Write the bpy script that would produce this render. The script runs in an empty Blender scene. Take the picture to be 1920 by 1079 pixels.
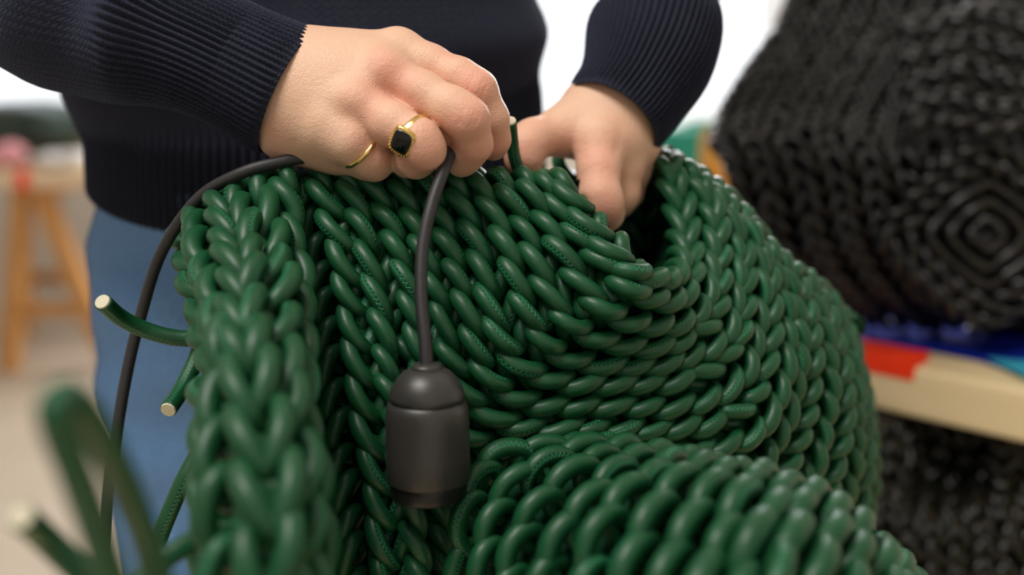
import bpy, bmesh, math, random
import numpy as np
from mathutils import Vector, Matrix

random.seed(7); rng = np.random.default_rng(7)
scene = bpy.context.scene
COL = scene.collection

# ------------------------------------------------------------------ camera, world, lights, exposure
W, H, LENS = 1920, 1079, 35.0
FPX = W * LENS / 36.0
CAM = np.array([0.0, 0.0, 1.15]); PITCH = math.radians(13.0)
RX = np.array([1.0, 0, 0])
FW = np.array([0, math.cos(PITCH), -math.sin(PITCH)])
UP = np.array([0, math.sin(PITCH), math.cos(PITCH)])

def P(px, py, d):
    """a point seen at photo pixel (px,py) standing d metres in front of the camera"""
    return CAM + d * (FW + (px - W / 2) / FPX * RX - (py - H / 2) / FPX * UP)

def PZ(px, py, z):
    v = FW + (px - W / 2) / FPX * RX - (py - H / 2) / FPX * UP
    return CAM + v * ((z - CAM[2]) / v[2])

def project(p):
    v = np.asarray(p) - CAM
    d = v @ FW
    return W / 2 + FPX * (v @ RX) / d, H / 2 - FPX * (v @ UP) / d, d

cd = bpy.data.cameras.new('camera'); cam = bpy.data.objects.new('camera', cd); COL.objects.link(cam)
cam.location = CAM; cam.rotation_euler = (math.radians(90) - PITCH, 0, 0)
cd.lens = LENS; cd.sensor_width = 36; cd.clip_start = 0.01
cd.dof.use_dof = True; cd.dof.focus_distance = 0.468; cd.dof.aperture_fstop = 2.8
scene.camera = cam

world = bpy.data.worlds.new('sky'); scene.world = world; world.use_nodes = True
bg = world.node_tree.nodes['Background']; bg.inputs[0].default_value = (0.93, 0.96, 1.0, 1); bg.inputs[1].default_value = 1.1

def area(name, loc, target, sx, sy, power, col):
    l = bpy.data.lights.new(name, 'AREA'); l.shape = 'RECTANGLE'; l.size = sx; l.size_y = sy
    l.energy = power; l.color = col
    o = bpy.data.objects.new(name, l); COL.objects.link(o); o.location = loc
    o.rotation_euler = (Vector(target) - Vector(loc)).to_track_quat('-Z', 'Y').to_euler()
    return o
area('window_daylight', (0.8, 4.5, 1.9), (0.4, 0.6, 1.0), 2.2, 1.7, 110, (0.97, 0.98, 1.0))
area('added_key_light', (-0.55, -0.05, 2.6), (0.0, 0.5, 1.0), 0.9, 0.7, 19, (1.0, 0.97, 0.93))  # added soft key from above, no fixture seen
scene.view_settings.view_transform = 'Standard'; scene.view_settings.look = 'None'
scene.view_settings.gamma = 1.0; scene.view_settings.use_curve_mapping = False
scene.view_settings.exposure = 0.55

# ------------------------------------------------------------------ materials
def mat(name, color, rough=0.5, **kw):
    m = bpy.data.materials.new(name); m.use_nodes = True
    b = m.node_tree.nodes['Principled BSDF']
    b.inputs['Base Color'].default_value = (*color, 1); b.inputs['Roughness'].default_value = rough
    for k, v in kw.items(): b.inputs[k.replace('_', ' ')].default_value = v
    return m
def nd(m, t, **kw):
    n = m.node_tree.nodes.new(t)
    for k, v in kw.items(): setattr(n, k, v)
    return n
def lk(m, a, b): m.node_tree.links.new(a, b)
def bsdf(m): return m.node_tree.nodes['Principled BSDF']
def math_node(m, op, a, b=None, c=None):
    n = nd(m, 'ShaderNodeMath', operation=op)
    for i, v in enumerate((a, b, c)):
        if v is None: continue
        if isinstance(v, (int, float)): n.inputs[i].default_value = v
        else: lk(m, v, n.inputs[i])
    return n.outputs[0]
def noise(m, scale, detail=3, coord='Object', rough=0.5):
    tc = nd(m, 'ShaderNodeTexCoord'); n = nd(m, 'ShaderNodeTexNoise')
    n.inputs['Scale'].default_value = scale; n.inputs['Detail'].default_value = detail; n.inputs['Roughness'].default_value = rough
    lk(m, tc.outputs[coord], n.inputs['Vector']); return n.outputs['Fac']
def bump(m, h, strength, dist):
    b = nd(m, 'ShaderNodeBump'); b.inputs['Strength'].default_value = strength; b.inputs['Distance'].default_value = dist
    lk(m, h, b.inputs['Height'])
    return b
def mixcol(m, fac, c1, c2):
    n = nd(m, 'ShaderNodeMix', data_type='RGBA')
    if isinstance(fac, (int, float)): n.inputs[0].default_value = fac
    else: lk(m, fac, n.inputs[0])
    for s, c in ((n.inputs[6], c1), (n.inputs[7], c2)):
        if isinstance(c, tuple): s.default_value = (*c, 1)
        else: lk(m, c, s)
    return n.outputs[2]

def leather(name, base, thread, rough, seam=True, spec=0.5):
    """soft leather cord with grain and a sewn zigzag seam along v = 0.25 (uv in cord units)"""
    m = mat(name, base, rough); b = bsdf(m)
    b.inputs['Specular IOR Level'].default_value = spec
    g = noise(m, 900, 2); g2 = noise(m, 60, 3)
    c = mixcol(m, g2, tuple(x * 0.8 for x in base), tuple(min(1, x * 1.2) for x in base))
    hgt = math_node(m, 'MULTIPLY', g, 0.35)
    if seam:
        uv = nd(m, 'ShaderNodeUVMap'); sx = nd(m, 'ShaderNodeSeparateXYZ'); lk(m, uv.outputs[0], sx.inputs[0])
        U, V = sx.outputs[0], sx.outputs[1]
        tri = math_node(m, 'PINGPONG', math_node(m, 'MULTIPLY', U, 1.9), 0.5)      # 0..0.5
        off = math_node(m, 'MULTIPLY', tri, 0.15)
        dv = math_node(m, 'ABSOLUTE', math_node(m, 'SUBTRACT', math_node(m, 'SUBTRACT', V, 0.212), off))
        th = math_node(m, 'SMOOTH_MIN', math_node(m, 'MAXIMUM', math_node(m, 'SUBTRACT', 1.0, math_node(m, 'DIVIDE', dv, 0.019)), 0.0), 1.0, 0.1)
        groove = math_node(m, 'MAXIMUM', math_node(m, 'SUBTRACT', 1.0, math_node(m, 'DIVIDE', math_node(m, 'ABSOLUTE', math_node(m, 'SUBTRACT', V, 0.25)), 0.05)), 0.0)
        c = mixcol(m, th, c, thread)
        hgt = math_node(m, 'ADD', hgt, math_node(m, 'SUBTRACT', math_node(m, 'MULTIPLY', th, 1.6), math_node(m, 'MULTIPLY', groove, 1.2)))
    lk(m, c, b.inputs['Base Color'])
    bp = bump(m, hgt, 0.55, 0.0006); lk(m, bp.outputs[0], b.inputs['Normal'])
    return m

M = {}
M['green'] = leather('green leather', (0.0035, 0.066, 0.021), (0.025, 0.34, 0.16), 0.48, spec=0.4)
bsdf(M['green']).inputs['Coat Weight'].default_value = 0.14; bsdf(M['green']).inputs['Coat Roughness'].default_value = 0.24
M['green_gap_shade'] = leather('green gap shade', (0.004, 0.035, 0.015), (0, 0, 0), 0.9, seam=False, spec=0.1)  # darker green of the added sheets, shade of the gaps put into colour
M['black'] = leather('black cord', (0.0025, 0.0025, 0.0025), (0, 0, 0), 0.24, seam=False)
M['black_backing'] = leather('black backing', (0.003, 0.003, 0.003), (0, 0, 0), 0.9, seam=False, spec=0.1)  # matt black of the added sheets that keep the gaps dark
M['core'] = mat('cream cord core', (0.72, 0.66, 0.5), 0.9)
m = M['core']; lk(m, bump(m, noise(m, 1500, 2), 0.8, 0.0006).outputs[0], bsdf(m).inputs['Normal'])
M['cable'] = mat('dark cable rubber', (0.02, 0.019, 0.021), 0.5)
m = M['cable']; lk(m, bump(m, noise(m, 2500, 1), 0.3, 0.0003).outputs[0], bsdf(m).inputs['Normal'])
M['bakelite'] = mat('dark matt plastic', (0.038, 0.036, 0.033), 0.36)
m = M['bakelite']; lk(m, bump(m, noise(m, 3500, 1), 0.25, 0.0002).outputs[0], bsdf(m).inputs['Normal'])
M['blackplastic'] = mat('black plastic', (0.008, 0.008, 0.008), 0.4)
M['gold'] = mat('gold', (0.83, 0.58, 0.2), 0.22, Metallic=1.0)
M['onyx'] = mat('black onyx', (0.003, 0.003, 0.003), 0.06)

m = M['skin'] = mat('skin', (0.7, 0.45, 0.33), 0.42)
b = bsdf(m); b.inputs['Subsurface Weight'].default_value = 0.22; b.inputs['Subsurface Radius'].default_value = (1.0, 0.35, 0.2); b.inputs['Subsurface Scale'].default_value = 0.004
b.inputs['Specular IOR Level'].default_value = 0.35
at = nd(m, 'ShaderNodeAttribute', attribute_name='flush')
blot = noise(m, 70, 4)
fac = math_node(m, 'ADD', at.outputs['Fac'], math_node(m, 'MULTIPLY', math_node(m, 'SUBTRACT', blot, 0.5), 0.5)); 
fc = nd(m, 'ShaderNodeClamp'); lk(m, fac, fc.inputs[0])
lk(m, mixcol(m, fc.outputs[0], (0.78, 0.49, 0.34), (0.72, 0.28, 0.20)), b.inputs['Base Color'])
vo = nd(m, 'ShaderNodeTexVoronoi'); vo.inputs['Scale'].default_value = 1500; tc = nd(m, 'ShaderNodeTexCoord'); lk(m, tc.outputs['Object'], vo.inputs['Vector'])
mp = nd(m, 'ShaderNodeMapping'); 
hh = math_node(m, 'ADD', math_node(m, 'MULTIPLY', vo.outputs['Distance'], 0.5), math_node(m, 'MULTIPLY', noise(m, 420, 4), 0.9))
lk(m, bump(m, hh, 0.6, 0.0006).outputs[0], b.inputs['Normal'])
M['nail'] = mat('fingernail', (0.78, 0.5, 0.42), 0.25)

def knit_wool(name, base, light, ribs, su, sv):
    """wool: uv.x counts ribs, uv.y counts rows; small v stitches as bump"""
    m = mat(name, base, 0.9); b = bsdf(m)
    b.inputs['Sheen Weight'].default_value = 0.25; b.inputs['Sheen Roughness'].default_value = 0.5; b.inputs['Sheen Tint'].default_value = (0.25, 0.3, 0.5, 1)
    b.inputs['Specular IOR Level'].default_value = 0.1
    uv = nd(m, 'ShaderNodeUVMap'); sx = nd(m, 'ShaderNodeSeparateXYZ'); lk(m, uv.outputs[0], sx.inputs[0])
    cu = math_node(m, 'PINGPONG', math_node(m, 'MULTIPLY', sx.outputs[0], su), 0.5)     # distance from wale edge
    ph = math_node(m, 'ADD', math_node(m, 'MULTIPLY', sx.outputs[1], sv), math_node(m, 'MULTIPLY', cu, 1.4))
    st = math_node(m, 'PINGPONG', ph, 0.5)
    fz = noise(m, 1400, 3); big = noise(m, 300, 3)
    hgt = math_node(m, 'ADD', math_node(m, 'MULTIPLY', st, math_node(m, 'ADD', cu, 0.3)), math_node(m, 'MULTIPLY', fz, 0.7))
    f = math_node(m, 'MULTIPLY', math_node(m, 'ADD', hgt, math_node(m, 'MULTIPLY', big, 0.5)), 0.75)
    lk(m, mixcol(m, f, base, light), b.inputs['Base Color'])
    lk(m, bump(m, hgt, 0.9, 0.0012).outputs[0], b.inputs['Normal'])
    return m
M['wool'] = knit_wool('navy wool', (0.0035, 0.0042, 0.008), (0.034, 0.037, 0.058), True, 1.0, 1.0)

m = M['denim'] = mat('denim', (0.05, 0.13, 0.33), 0.85); b = bsdf(m)
uv = nd(m, 'ShaderNodeUVMap'); sx = nd(m, 'ShaderNodeSeparateXYZ'); lk(m, uv.outputs[0], sx.inputs[0])
tw = math_node(m, 'PINGPONG', math_node(m, 'ADD', math_node(m, 'MULTIPLY', sx.outputs[0], 900), math_node(m, 'MULTIPLY', sx.outputs[1], 700)), 0.5)
wv = math_node(m, 'ADD', math_node(m, 'MULTIPLY', tw, 0.7), math_node(m, 'MULTIPLY', noise(m, 330, 5), 1.4))
c1 = mixcol(m, wv, (0.012, 0.055, 0.21), (0.12, 0.27, 0.55))
c2 = mixcol(m, math_node(m, 'MULTIPLY', noise(m, 22, 5), 0.5), c1, (0.16, 0.30, 0.52))
lk(m, c2, b.inputs['Base Color']); lk(m, bump(m, wv, 0.5, 0.0006).outputs[0], b.inputs['Normal'])
M['denim_seam'] = mat('denim seam', (0.12, 0.21, 0.38), 0.85)

def woodm(name, c1, c2, scale=6, rough=0.5):
    m = mat(name, c1, rough); b = bsdf(m); tc = nd(m, 'ShaderNodeTexCoord'); mp = nd(m, 'ShaderNodeMapping')
    mp.inputs['Scale'].default_value = (1, 1, 12); n = nd(m, 'ShaderNodeTexNoise'); n.inputs['Scale'].default_value = scale
    lk(m, tc.outputs['Object'], mp.inputs[0]); lk(m, mp.outputs[0], n.inputs['Vector'])
    lk(m, mixcol(m, n.outputs['Fac'], c1, c2), b.inputs['Base Color']); return m
M['pine'] = woodm('orange pine', (0.50, 0.22, 0.06), (0.62, 0.32, 0.1))
M['birch'] = woodm('birch plywood', (0.80, 0.62, 0.34), (0.86, 0.68, 0.40))
M['top'] = woodm('pale table top', (0.75, 0.55, 0.35), (0.85, 0.65, 0.45))
m = M['wall'] = mat('white wall', (0.8, 0.78, 0.74), 0.9)
lk(m, mixcol(m, noise(m, 3, 3), (0.80, 0.78, 0.74), (0.72, 0.69, 0.64)), bsdf(m).inputs['Base Color'])
m = M['floor'] = mat('concrete floor', (0.5, 0.42, 0.33), 0.6)
lk(m, mixcol(m, noise(m, 2.5, 5), (0.58, 0.49, 0.39), (0.42, 0.34, 0.26)), bsdf(m).inputs['Base Color'])
M['frame'] = mat('window frame paint', (0.8, 0.8, 0.8), 0.5)
M['blue'] = mat('blue cloth', (0.004, 0.016, 0.26), 0.9, Specular_IOR_Level=0.05)
M['cyan'] = mat('cyan cloth', (0.03, 0.35, 0.5), 0.7)
M['red'] = mat('red tape', (0.95, 0.05, 0.012), 0.7, Specular_IOR_Level=0.1)
M['teal'] = mat('teal cloth', (0.01, 0.24, 0.17), 0.8)
M['orange'] = mat('orange cloth', (0.62, 0.27, 0.03), 0.8)
M['pink'] = mat('pink cloth', (0.7, 0.3, 0.33), 0.8)
M['white'] = mat('white cloth', (0.75, 0.73, 0.72), 0.8)
M['shoe'] = mat('white shoe', (0.6, 0.58, 0.55), 0.6)
M['darkgreen'] = leather('dark green cord', (0.012, 0.035, 0.025), (0, 0, 0), 0.3, seam=False)
M['bottle_green'] = leather('blackish green cord', (0.006, 0.007, 0.005), (0, 0, 0), 0.22, seam=False)
m = M['glass'] = bpy.data.materials.new('window glass'); m.use_nodes = True
nt = m.node_tree; nt.nodes.clear(); o_ = nt.nodes.new('ShaderNodeOutputMaterial'); t_ = nt.nodes.new('ShaderNodeBsdfTransparent'); g_ = nt.nodes.new('ShaderNodeBsdfGlossy')
g_.inputs['Roughness'].default_value = 0.02; x_ = nt.nodes.new('ShaderNodeMixShader'); x_.inputs[0].default_value = 0.06
nt.links.new(t_.outputs[0], x_.inputs[1]); nt.links.new(g_.outputs[0], x_.inputs[2]); nt.links.new(x_.outputs[0], o_.inputs[0])

# ------------------------------------------------------------------ mesh helpers
def obj(name, V, F, material, parent=None, uv=None, smooth=True):
    me = bpy.data.meshes.new(name)
    me.from_pydata([tuple(map(float, v)) for v in V], [], [tuple(int(i) for i in f) for f in F])
    if uv is not None:
        l = me.uv_layers.new(name='UVMap')
        l.data.foreach_set('uv', np.asarray(uv, dtype=np.float32).ravel())
    me.polygons.foreach_set('use_smooth', [smooth] * len(me.polygons))
    me.materials.append(material); me.update()
    o = bpy.data.objects.new(name, me); COL.objects.link(o)
    if parent is not None: o.parent = parent
    return o
def thing(name, label, cat, loc, group=None):
    o = bpy.data.objects.new(name, None); COL.objects.link(o); o.location = tuple(map(float, loc)); o.empty_display_size = 0.02
    tag(o, label, cat, group); return o
def tag(o, label=None, cat=None, group=None, kind=None):
    if label: o['label'] = label
    if cat: o['category'] = cat
    if group: o['group'] = group
    if kind: o['kind'] = kind
    return o
def rebase(root):
    """children were built in world coordinates: keep them there under a moved root"""
    for ch in root.children: ch.matrix_parent_inverse = Matrix.Translation(-root.location)
    bpy.context.view_layer.update()

def catmull(pts, ts):
    pts = np.asarray(pts, float); n = len(pts); ts = np.clip(np.asarray(ts, float), 0, n - 1 - 1e-9)
    i = np.floor(ts).astype(int); f = (ts - i)[:, None]
    g = lambda k: pts[np.clip(k, 0, n - 1)]
    p0 = np.where((i > 0)[:, None], g(i - 1), 2 * g(i) - g(i + 1)); p3 = np.where((i + 2 < n)[:, None], g(i + 2), 2 * g(i + 1) - g(i))
    p1, p2 = g(i), g(i + 1)
    return 0.5 * (2 * p1 + (p2 - p0) * f + (2 * p0 - 5 * p1 + 4 * p2 - p3) * f ** 2 + (3 * p1 - p0 - 3 * p2 + p3) * f ** 3)
def norm(v): return v / np.maximum(np.linalg.norm(v, axis=-1, keepdims=True), 1e-12)

def sweep(C, R, ns=14, seam_dir=None, cap=True, squash=None, uvlen=None, mid=False):
    """tube through points C with radii R -> verts, faces, loop uvs"""
    C = np.asarray(C, float); n = len(C); R = np.broadcast_to(np.asarray(R, float), (n,))
    T = norm(np.gradient(C, axis=0))
    nv = np.zeros((n, 3)); ref = np.array([0.0, -1, 0]) if seam_dir is None else np.asarray(seam_dir, float)
    a = ref - T[0] * (ref @ T[0])
    if np.linalg.norm(a) < 1e-3: a = np.cross(T[0], [1, 0, 0.3])
    a = norm(a)
    if mid:
        h = n // 2; a0 = norm(ref - T[h] * (ref @ T[h])); a = a0
        for i in range(h, n): a = norm(a - T[i] * (a @ T[i])); nv[i] = a
        a = a0
        for i in range(h, -1, -1): a = norm(a - T[i] * (a @ T[i])); nv[i] = a
    else:
        for i in range(n): a = norm(a - T[i] * (a @ T[i])); nv[i] = a
    bv = np.cross(T, nv)
    th = np.linspace(0, 2 * math.pi, ns, endpoint=False)
    V = C[:, None] + R[:, None, None] * (np.cos(th)[None, :, None] * nv[:, None] + np.sin(th)[None, :, None] * bv[:, None])
    V = V.reshape(-1, 3); F = []; UV = []
    L = np.concatenate([[0], np.cumsum(np.linalg.norm(np.diff(C, axis=0), axis=1))]) / (R.mean())
    for i in range(n - 1):
        for j in range(ns):
            j2 = (j + 1) % ns
            F.append((i * ns + j, i * ns + j2, (i + 1) * ns + j2, (i + 1) * ns + j))
            v0, v1 = j / ns + .25, (j + 1) / ns + .25
            if v0 >= 0.999: v0 -= 1; v1 -= 1
            UV += [(L[i], v0), (L[i], v1), (L[i + 1], v1), (L[i + 1], v0)]
    if cap:
        F.append(tuple(range(ns))[::-1]); UV += [(0, 0.7)] * ns
        F.append(tuple((n - 1) * ns + k for k in range(ns))); UV += [(0, 0.7)] * ns
    return V, F, UV
def merge(parts):
    V = []; F = []; UV = []; o = 0
    for v, f, u in parts:
        V.append(v); F += [tuple(i + o for i in ff) for ff in f]; UV += u; o += len(v)
    return np.concatenate(V), F, UV
def curve(ctrl, n):
    pts = [P(*c) if len(c) == 3 else P(*c[:3]) for c in ctrl]
    return catmull(pts, np.linspace(0, len(pts) - 1, n))

def box(lo, hi, origin=None, ax=None):
    V = np.array([(x, y, z) for x in (lo[0], hi[0]) for y in (lo[1], hi[1]) for z in (lo[2], hi[2])], float)
    F = [(0, 1, 3, 2), (4, 6, 7, 5), (0, 4, 5, 1), (2, 3, 7, 6), (0, 2, 6, 4), (1, 5, 7, 3)]
    if ax is not None: V = origin + V @ np.array(ax)
    return V, F, [(0, 0)] * 24
def bevel(o, w=0.004, seg=2):
    b = o.modifiers.new('bevel', 'BEVEL'); b.width = w; b.segments = seg; return o
def lathe(prof, ns=48, closed=True):
    """profile [(r,z)] around +Z"""
    V = []; F = []; th = np.linspace(0, 2 * math.pi, ns, endpoint=False)
    for r, z in prof: V += [(r * math.cos(t), r * math.sin(t), z) for t in th]
    for i in range(len(prof) - 1):
        for j in range(ns):
            j2 = (j + 1) % ns; F.append((i * ns + j, i * ns + j2, (i + 1) * ns + j2, (i + 1) * ns + j))
    F.append(tuple(range(ns))[::-1]); F.append(tuple((len(prof) - 1) * ns + k for k in range(ns)))
    return np.array(V), F, [(0, 0)] * sum(len(f) for f in F)

# ------------------------------------------------------------------ setting
def struct(name, V, F, m): 
    o = obj(name, V, F, m, smooth=False); o['kind'] = 'structure'; return o
v, f, _ = box((-4.15, -2.35, -0.05), (4.15, 4.75, 0)); struct('floor', v, f, M['floor'])
YB = 4.6
wx = [(-3.9, -2.75), (-0.35, 1.95)]
def wallboxes(name, boxes):
    v, f, _ = merge([box(a, b) for a, b in boxes]); return struct(name, v, f, M['wall'])
WS, WT = 0.86, 2.7
wallboxes('wall_back', [((-4, YB, 0), (4, YB + .15, WS)), ((-4, YB, WT), (4, YB + .15, 3.0)), ((-4, YB, WS), (-3.1, YB + .15, WT)), ((-1.4, YB, WS), (-0.35, YB + .15, WT)), ((1.95, YB, WS), (4, YB + .15, WT))])
wallboxes('wall_left', [((-4.15, -2.35, 0), (-4, YB, 3.0))])
wallboxes('wall_right', [((4, -2.35, 0), (4.15, YB, 3.0))])
wallboxes('wall_front', [((-4, -2.35, 0), (4, -2.2, 3.0))])
v, f, _ = box((-4.15, -2.35, 3.0), (4.15, YB + .15, 3.1)); struct('ceiling', v, f, M['wall'])
for k, (xa, xb) in enumerate([(-0.35, 1.95), (-3.1, -1.4)]):
    t = thing('window_%d' % (k + 1), None, None, (xa, YB, WS)); t['kind'] = 'structure'
    bars = [box((xa, YB + .03, WS), (xb, YB + .1, WS + .05)), box((xa, YB + .03, WT - .05), (xb, YB + .1, WT))]
    for q in (0, 1, 2, 3):
        x = xa + (xb - xa - .05) * q / 3; bars.append(box((x, YB + .03, WS), (x + .05, YB + .1, WT)))
    v, f, u = merge(bars); obj('window_frame', v, f, M['frame'], t, smooth=False)
    for q in range(3):
        x = xa + .05 + (xb - xa - .05) * q / 3
        v, f, u = box((x, YB + .06, WS + .05), (x + (xb - xa - .05) / 3 - .05, YB + .066, WT - .05)); obj('pane', v, f, M['glass'], t, smooth=False)
    v, f, u = box((xa - .03, YB - .08, WS - .03), (xb + .03, YB + .02, WS)); obj('window_sill', v, f, M['frame'], t, smooth=False)
    rebase(t)

# ------------------------------------------------------------------ knitting generator
ST = np.array([(-2.55, -0.35, -2.3), (-2.45, -0.95, -1.0), (-1.85, -1.12, -0.05), (-0.8, -0.62, 0.5), (0.4, 0.05, 0.62), (1.45, 0.6, 0.25), (2.4, 0.98, -0.5), (3.0, 1.05, -1.5), (3.2, 0.8, -2.5)])
class Patch:
    def __init__(s, ctrl, flip=None):
        s.G = np.array([[P(*c) for c in row] for row in ctrl]); s.nu, s.nv = s.G.shape[:2]
        s.flip = 1
        c = s.frame(np.array([(s.nu - 1) / 2 + .01]), np.array([(s.nv - 1) / 2 + .01]))
        if flip is None: s.flip = 1 if (CAM - c[0][0]) @ c[2][0] > 0 else -1
        else: s.flip = flip
    def at(s, u, v):
        u = np.atleast_1d(u).astype(float); v = np.atleast_1d(v).astype(float); out = np.zeros((len(v), 3))
        cols = np.array([catmull(s.G[i], v) for i in range(s.nu)])            # nu x n x 3
        for k in range(len(v)): out[k] = catmull(cols[:, k], [u[min(k, len(u) - 1)]])[0]
        return out
    def frame(s, u, v):
        e = 0.03; p = s.at(u, v); u = np.atleast_1d(u).astype(float) * np.ones(len(p)); v = np.atleast_1d(v).astype(float)
        ua, ub = np.clip(u - e, 0, s.nu - 1 - 1e-4), np.clip(u + e, 0, s.nu - 1 - 1e-4); va, vb = np.clip(v - e, 0, s.nv - 1 - 1e-4), np.clip(v + e, 0, s.nv - 1 - 1e-4)
        du = s.at(ub, v) - s.at(ua, v); dv = s.at(u, vb) - s.at(u, va)
        n = norm(np.cross(du, dv)) * s.flip; return p, norm(dv), n

def column(pt, u, slant, r, pitch, v0=0, v1=None, recess=0.0, jitter=0.12, out=None, ns=12, nl=18, slant_fn=None, wide=1.0, lift=None, phase=0.0):
    """one chain of slanted loops down a column of a patch; appends (verts, faces, uvs, centre, radius)"""
    v1 = pt.nv - 1 if v1 is None else v1
    vs = np.linspace(v0, v1, 70); p, T, N = pt.frame(np.full(70, u), vs)
    # smooth normals
    for _ in range(6): N[1:-1] = norm(N[:-2] + N[1:-1] * 2 + N[2:])
    L = np.concatenate([[0], np.cumsum(np.linalg.norm(np.diff(p, axis=0), axis=1))])
    if L[-1] < pitch * r: return
    s0 = pitch * r * (0.5 + phase)
    while s0 < L[-1]:
        rr = r * (1 + rng.normal(0, 0.03)); sl = slant_fn(u, np.interp(s0, L, vs)) if slant_fn else slant
        sc = pitch / 4.1
        loc = catmull(ST, np.linspace(0, len(ST) - 1, nl)).copy()
        loc[:, 0] *= sc * (1 + rng.normal(0, 0.05)); loc[:, 1] *= sl * wide * (1 + rng.normal(0, 0.1))
        loc[:, 2] -= recess; loc[:, 0] += rng.normal(0, jitter); loc[:, 1] += rng.normal(0, jitter * .7); loc[:, 2] += rng.normal(0, jitter * .8)
        if lift: loc[:, 2] += lift(u, np.interp(s0, L, vs))
        ss = s0 + loc[:, 0] * rr
        q = np.stack([np.interp(ss, L, p[:, k]) for k in range(3)], 1)
        tt = norm(np.stack([np.interp(ss, L, T[:, k]) for k in range(3)], 1)); nn = np.stack([np.interp(ss, L, N[:, k]) for k in range(3)], 1)
        over = (ss - np.clip(ss, 0, L[-1]))[:, None]; q = q + tt * over
        nn = norm(nn - tt * (nn * tt).sum(1)[:, None]); la = np.cross(tt, nn); la = la if (la[nl // 2] @ RX) * (1) > -2 else -la
        c = q + la * (loc[:, 1] * rr)[:, None] * pt_side(pt) + nn * (loc[:, 2] * rr)[:, None]
        q_ = np.linspace(0, 1, nl); prof = rr * (.74 + .33 * np.sin(np.pi * np.clip(q_ * 1.08, 0, 1) ** .85) ** .8); prof[-3:] = np.minimum(prof[-3:], rr * np.array([.84, .78, .72]))
        ang = rng.uniform(1.5, 4.7) if rng.random() > 0.5 else rng.choice([-1, 1]) * rng.uniform(0.35, 1.35)
        sd = nn[0] * math.cos(ang) + la[0] * math.sin(ang)
        mid = nn[nl // 2] * math.cos(ang) + la[nl // 2] * math.sin(ang)
        V, F, UV = sweep(c, prof, ns, seam_dir=mid, mid=True)
        out.append((V, F, UV, c[nl // 2], rr)); s0 += pitch * r * (1 + rng.normal(0, 0.03))
def pt_side(pt): return getattr(pt, 'side', 1)

def lining(pt, depth, nu=24, nv=48, u0=0, u1=None, v0=0, v1=None, thick=0.003):  # added sheet behind the loops, blocks light and view through the gaps
    u1 = pt.nu - 1 if u1 is None else u1; v1 = pt.nv - 1 if v1 is None else v1
    rows = []; rows2 = []
    for u in np.linspace(u0, u1 - 1e-4, nu):
        p, T, N = pt.frame(np.full(nv, u), np.linspace(v0, v1 - 1e-4, nv)); rows.append(p - N * depth); rows2.append(p - N * (depth + thick))
    V = np.concatenate(rows + rows2); F = []
    k = nu * nv
    for i in range(nu - 1):
        for j in range(nv - 1):
            a, b, c, d = i * nv + j, i * nv + j + 1, (i + 1) * nv + j + 1, (i + 1) * nv + j
            F.append((a, b, c, d)); F.append((a + k, d + k, c + k, b + k))
    return V, F, [(0, 0.7)] * (4 * len(F))

def place_stitches(out, root, m, limit=300, name='stitch', rest='stitch_rest'):
    def key(s):
        x, y, d = project(s[3]); inside = -20 < x < W + 20 and -20 < y < H + 20
        return (0 if inside else 1, d / s[4])
    out.sort(key=key); big = out[:limit]; small = out[limit:]
    for s in big: obj(name, s[0] , s[1], m, root, s[2])
    if small:
        v, f, u = merge([s[:3] for s in small]); o = obj(rest, v, f, m, root, u); o['kind'] = 'stuff'
    return len(out)

# ------------------------------------------------------------------ the green knitted work
R0 = 0.0040
green = thing('knitted_lampshade', 'huge chunky dark green knit of stuffed leather cord, folded over itself under the hands', 'knitting', P(1050, 1500, .47))
DU = [.53, .488, .477, .470, .465, .463, .472, .482, .496, .512, .532, .548, .562, .60]
def ucurve(pts, dd=0.0):
    pts = [(pts[0][0] + 3, pts[0][1] + 14)] + pts[1:]; c = [(pts[0][0] + 6, pts[0][1] + 14)] + pts + [(pts[-1][0] + 22, pts[-1][1] + 25)]
    return [(x, y, d + dd) for (x, y), d in zip(c, DU)]
U = [
 ucurve([(1044,325),(1067,374),(1104,425),(1150,478),(1190,508),(1222,520),(1250,525),(1268,518),(1276,498),(1272,455),(1262,395),(1243,303)]),
 ucurve([(1016,325),(1060,408),(1112,474),(1155,515),(1185,542),(1220,556),(1255,562),(1284,552),(1303,522),(1300,455),(1291,385),(1266,305)]),
 ucurve([(980,322),(1023,413),(1053,471),(1095,537),(1135,580),(1175,600),(1230,610),(1288,600),(1324,560),(1330,470),(1320,389),(1290,318)]),
 ucurve([(935,320),(977,412),(998,467),(1026,541),(1068,605),(1127,634),(1200,648),(1293,637),(1344,590),(1357,490),(1347,400),(1313,333)]),
 ucurve([(888,320),(928,405),(947,458),(967,522),(1007,615),(1060,668),(1150,685),(1285,674),(1362,622),(1380,520),(1372,430),(1338,350)]),
 ucurve([(845,318),(883,425),(900,490),(914,550),(950,652),(1020,708),(1130,720),(1287,710),(1376,655),(1402,550),(1397,460),(1363,372)]),
 ucurve([(795,316),(832,425),(850,490),(868,555),(908,690),(980,750),(1110,762),(1295,758),(1392,705),(1424,590),(1420,490),(1388,400)]),
 ucurve([(740,314),(778,413),(797,480),(822,560),(862,712),(955,795),(1105,803),(1290,802),(1408,755),(1447,640),(1445,530),(1412,428)]),
 ucurve([(688,314),(730,413),(747,475),(770,560),(808,730),(910,835),(1095,838),(1290,850),(1425,805),(1470,690),(1471,580),(1438,466)]),
]
out = []
pu = Patch(U); pu.side = -1
def sfn(u, v):
    if v < 8.3: return SL
    return SL * (1 if int(round(u)) % 2 == 0 else -1)
SL = 1
for i in range(9):
    column(pu, min(i, 7.999), 1, R0 * .96, 4.35, v0=0.3, wide=.72, out=out, slant_fn=sfn, phase=rng.uniform(-.4, .4), ns=14, nl=20)
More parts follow.
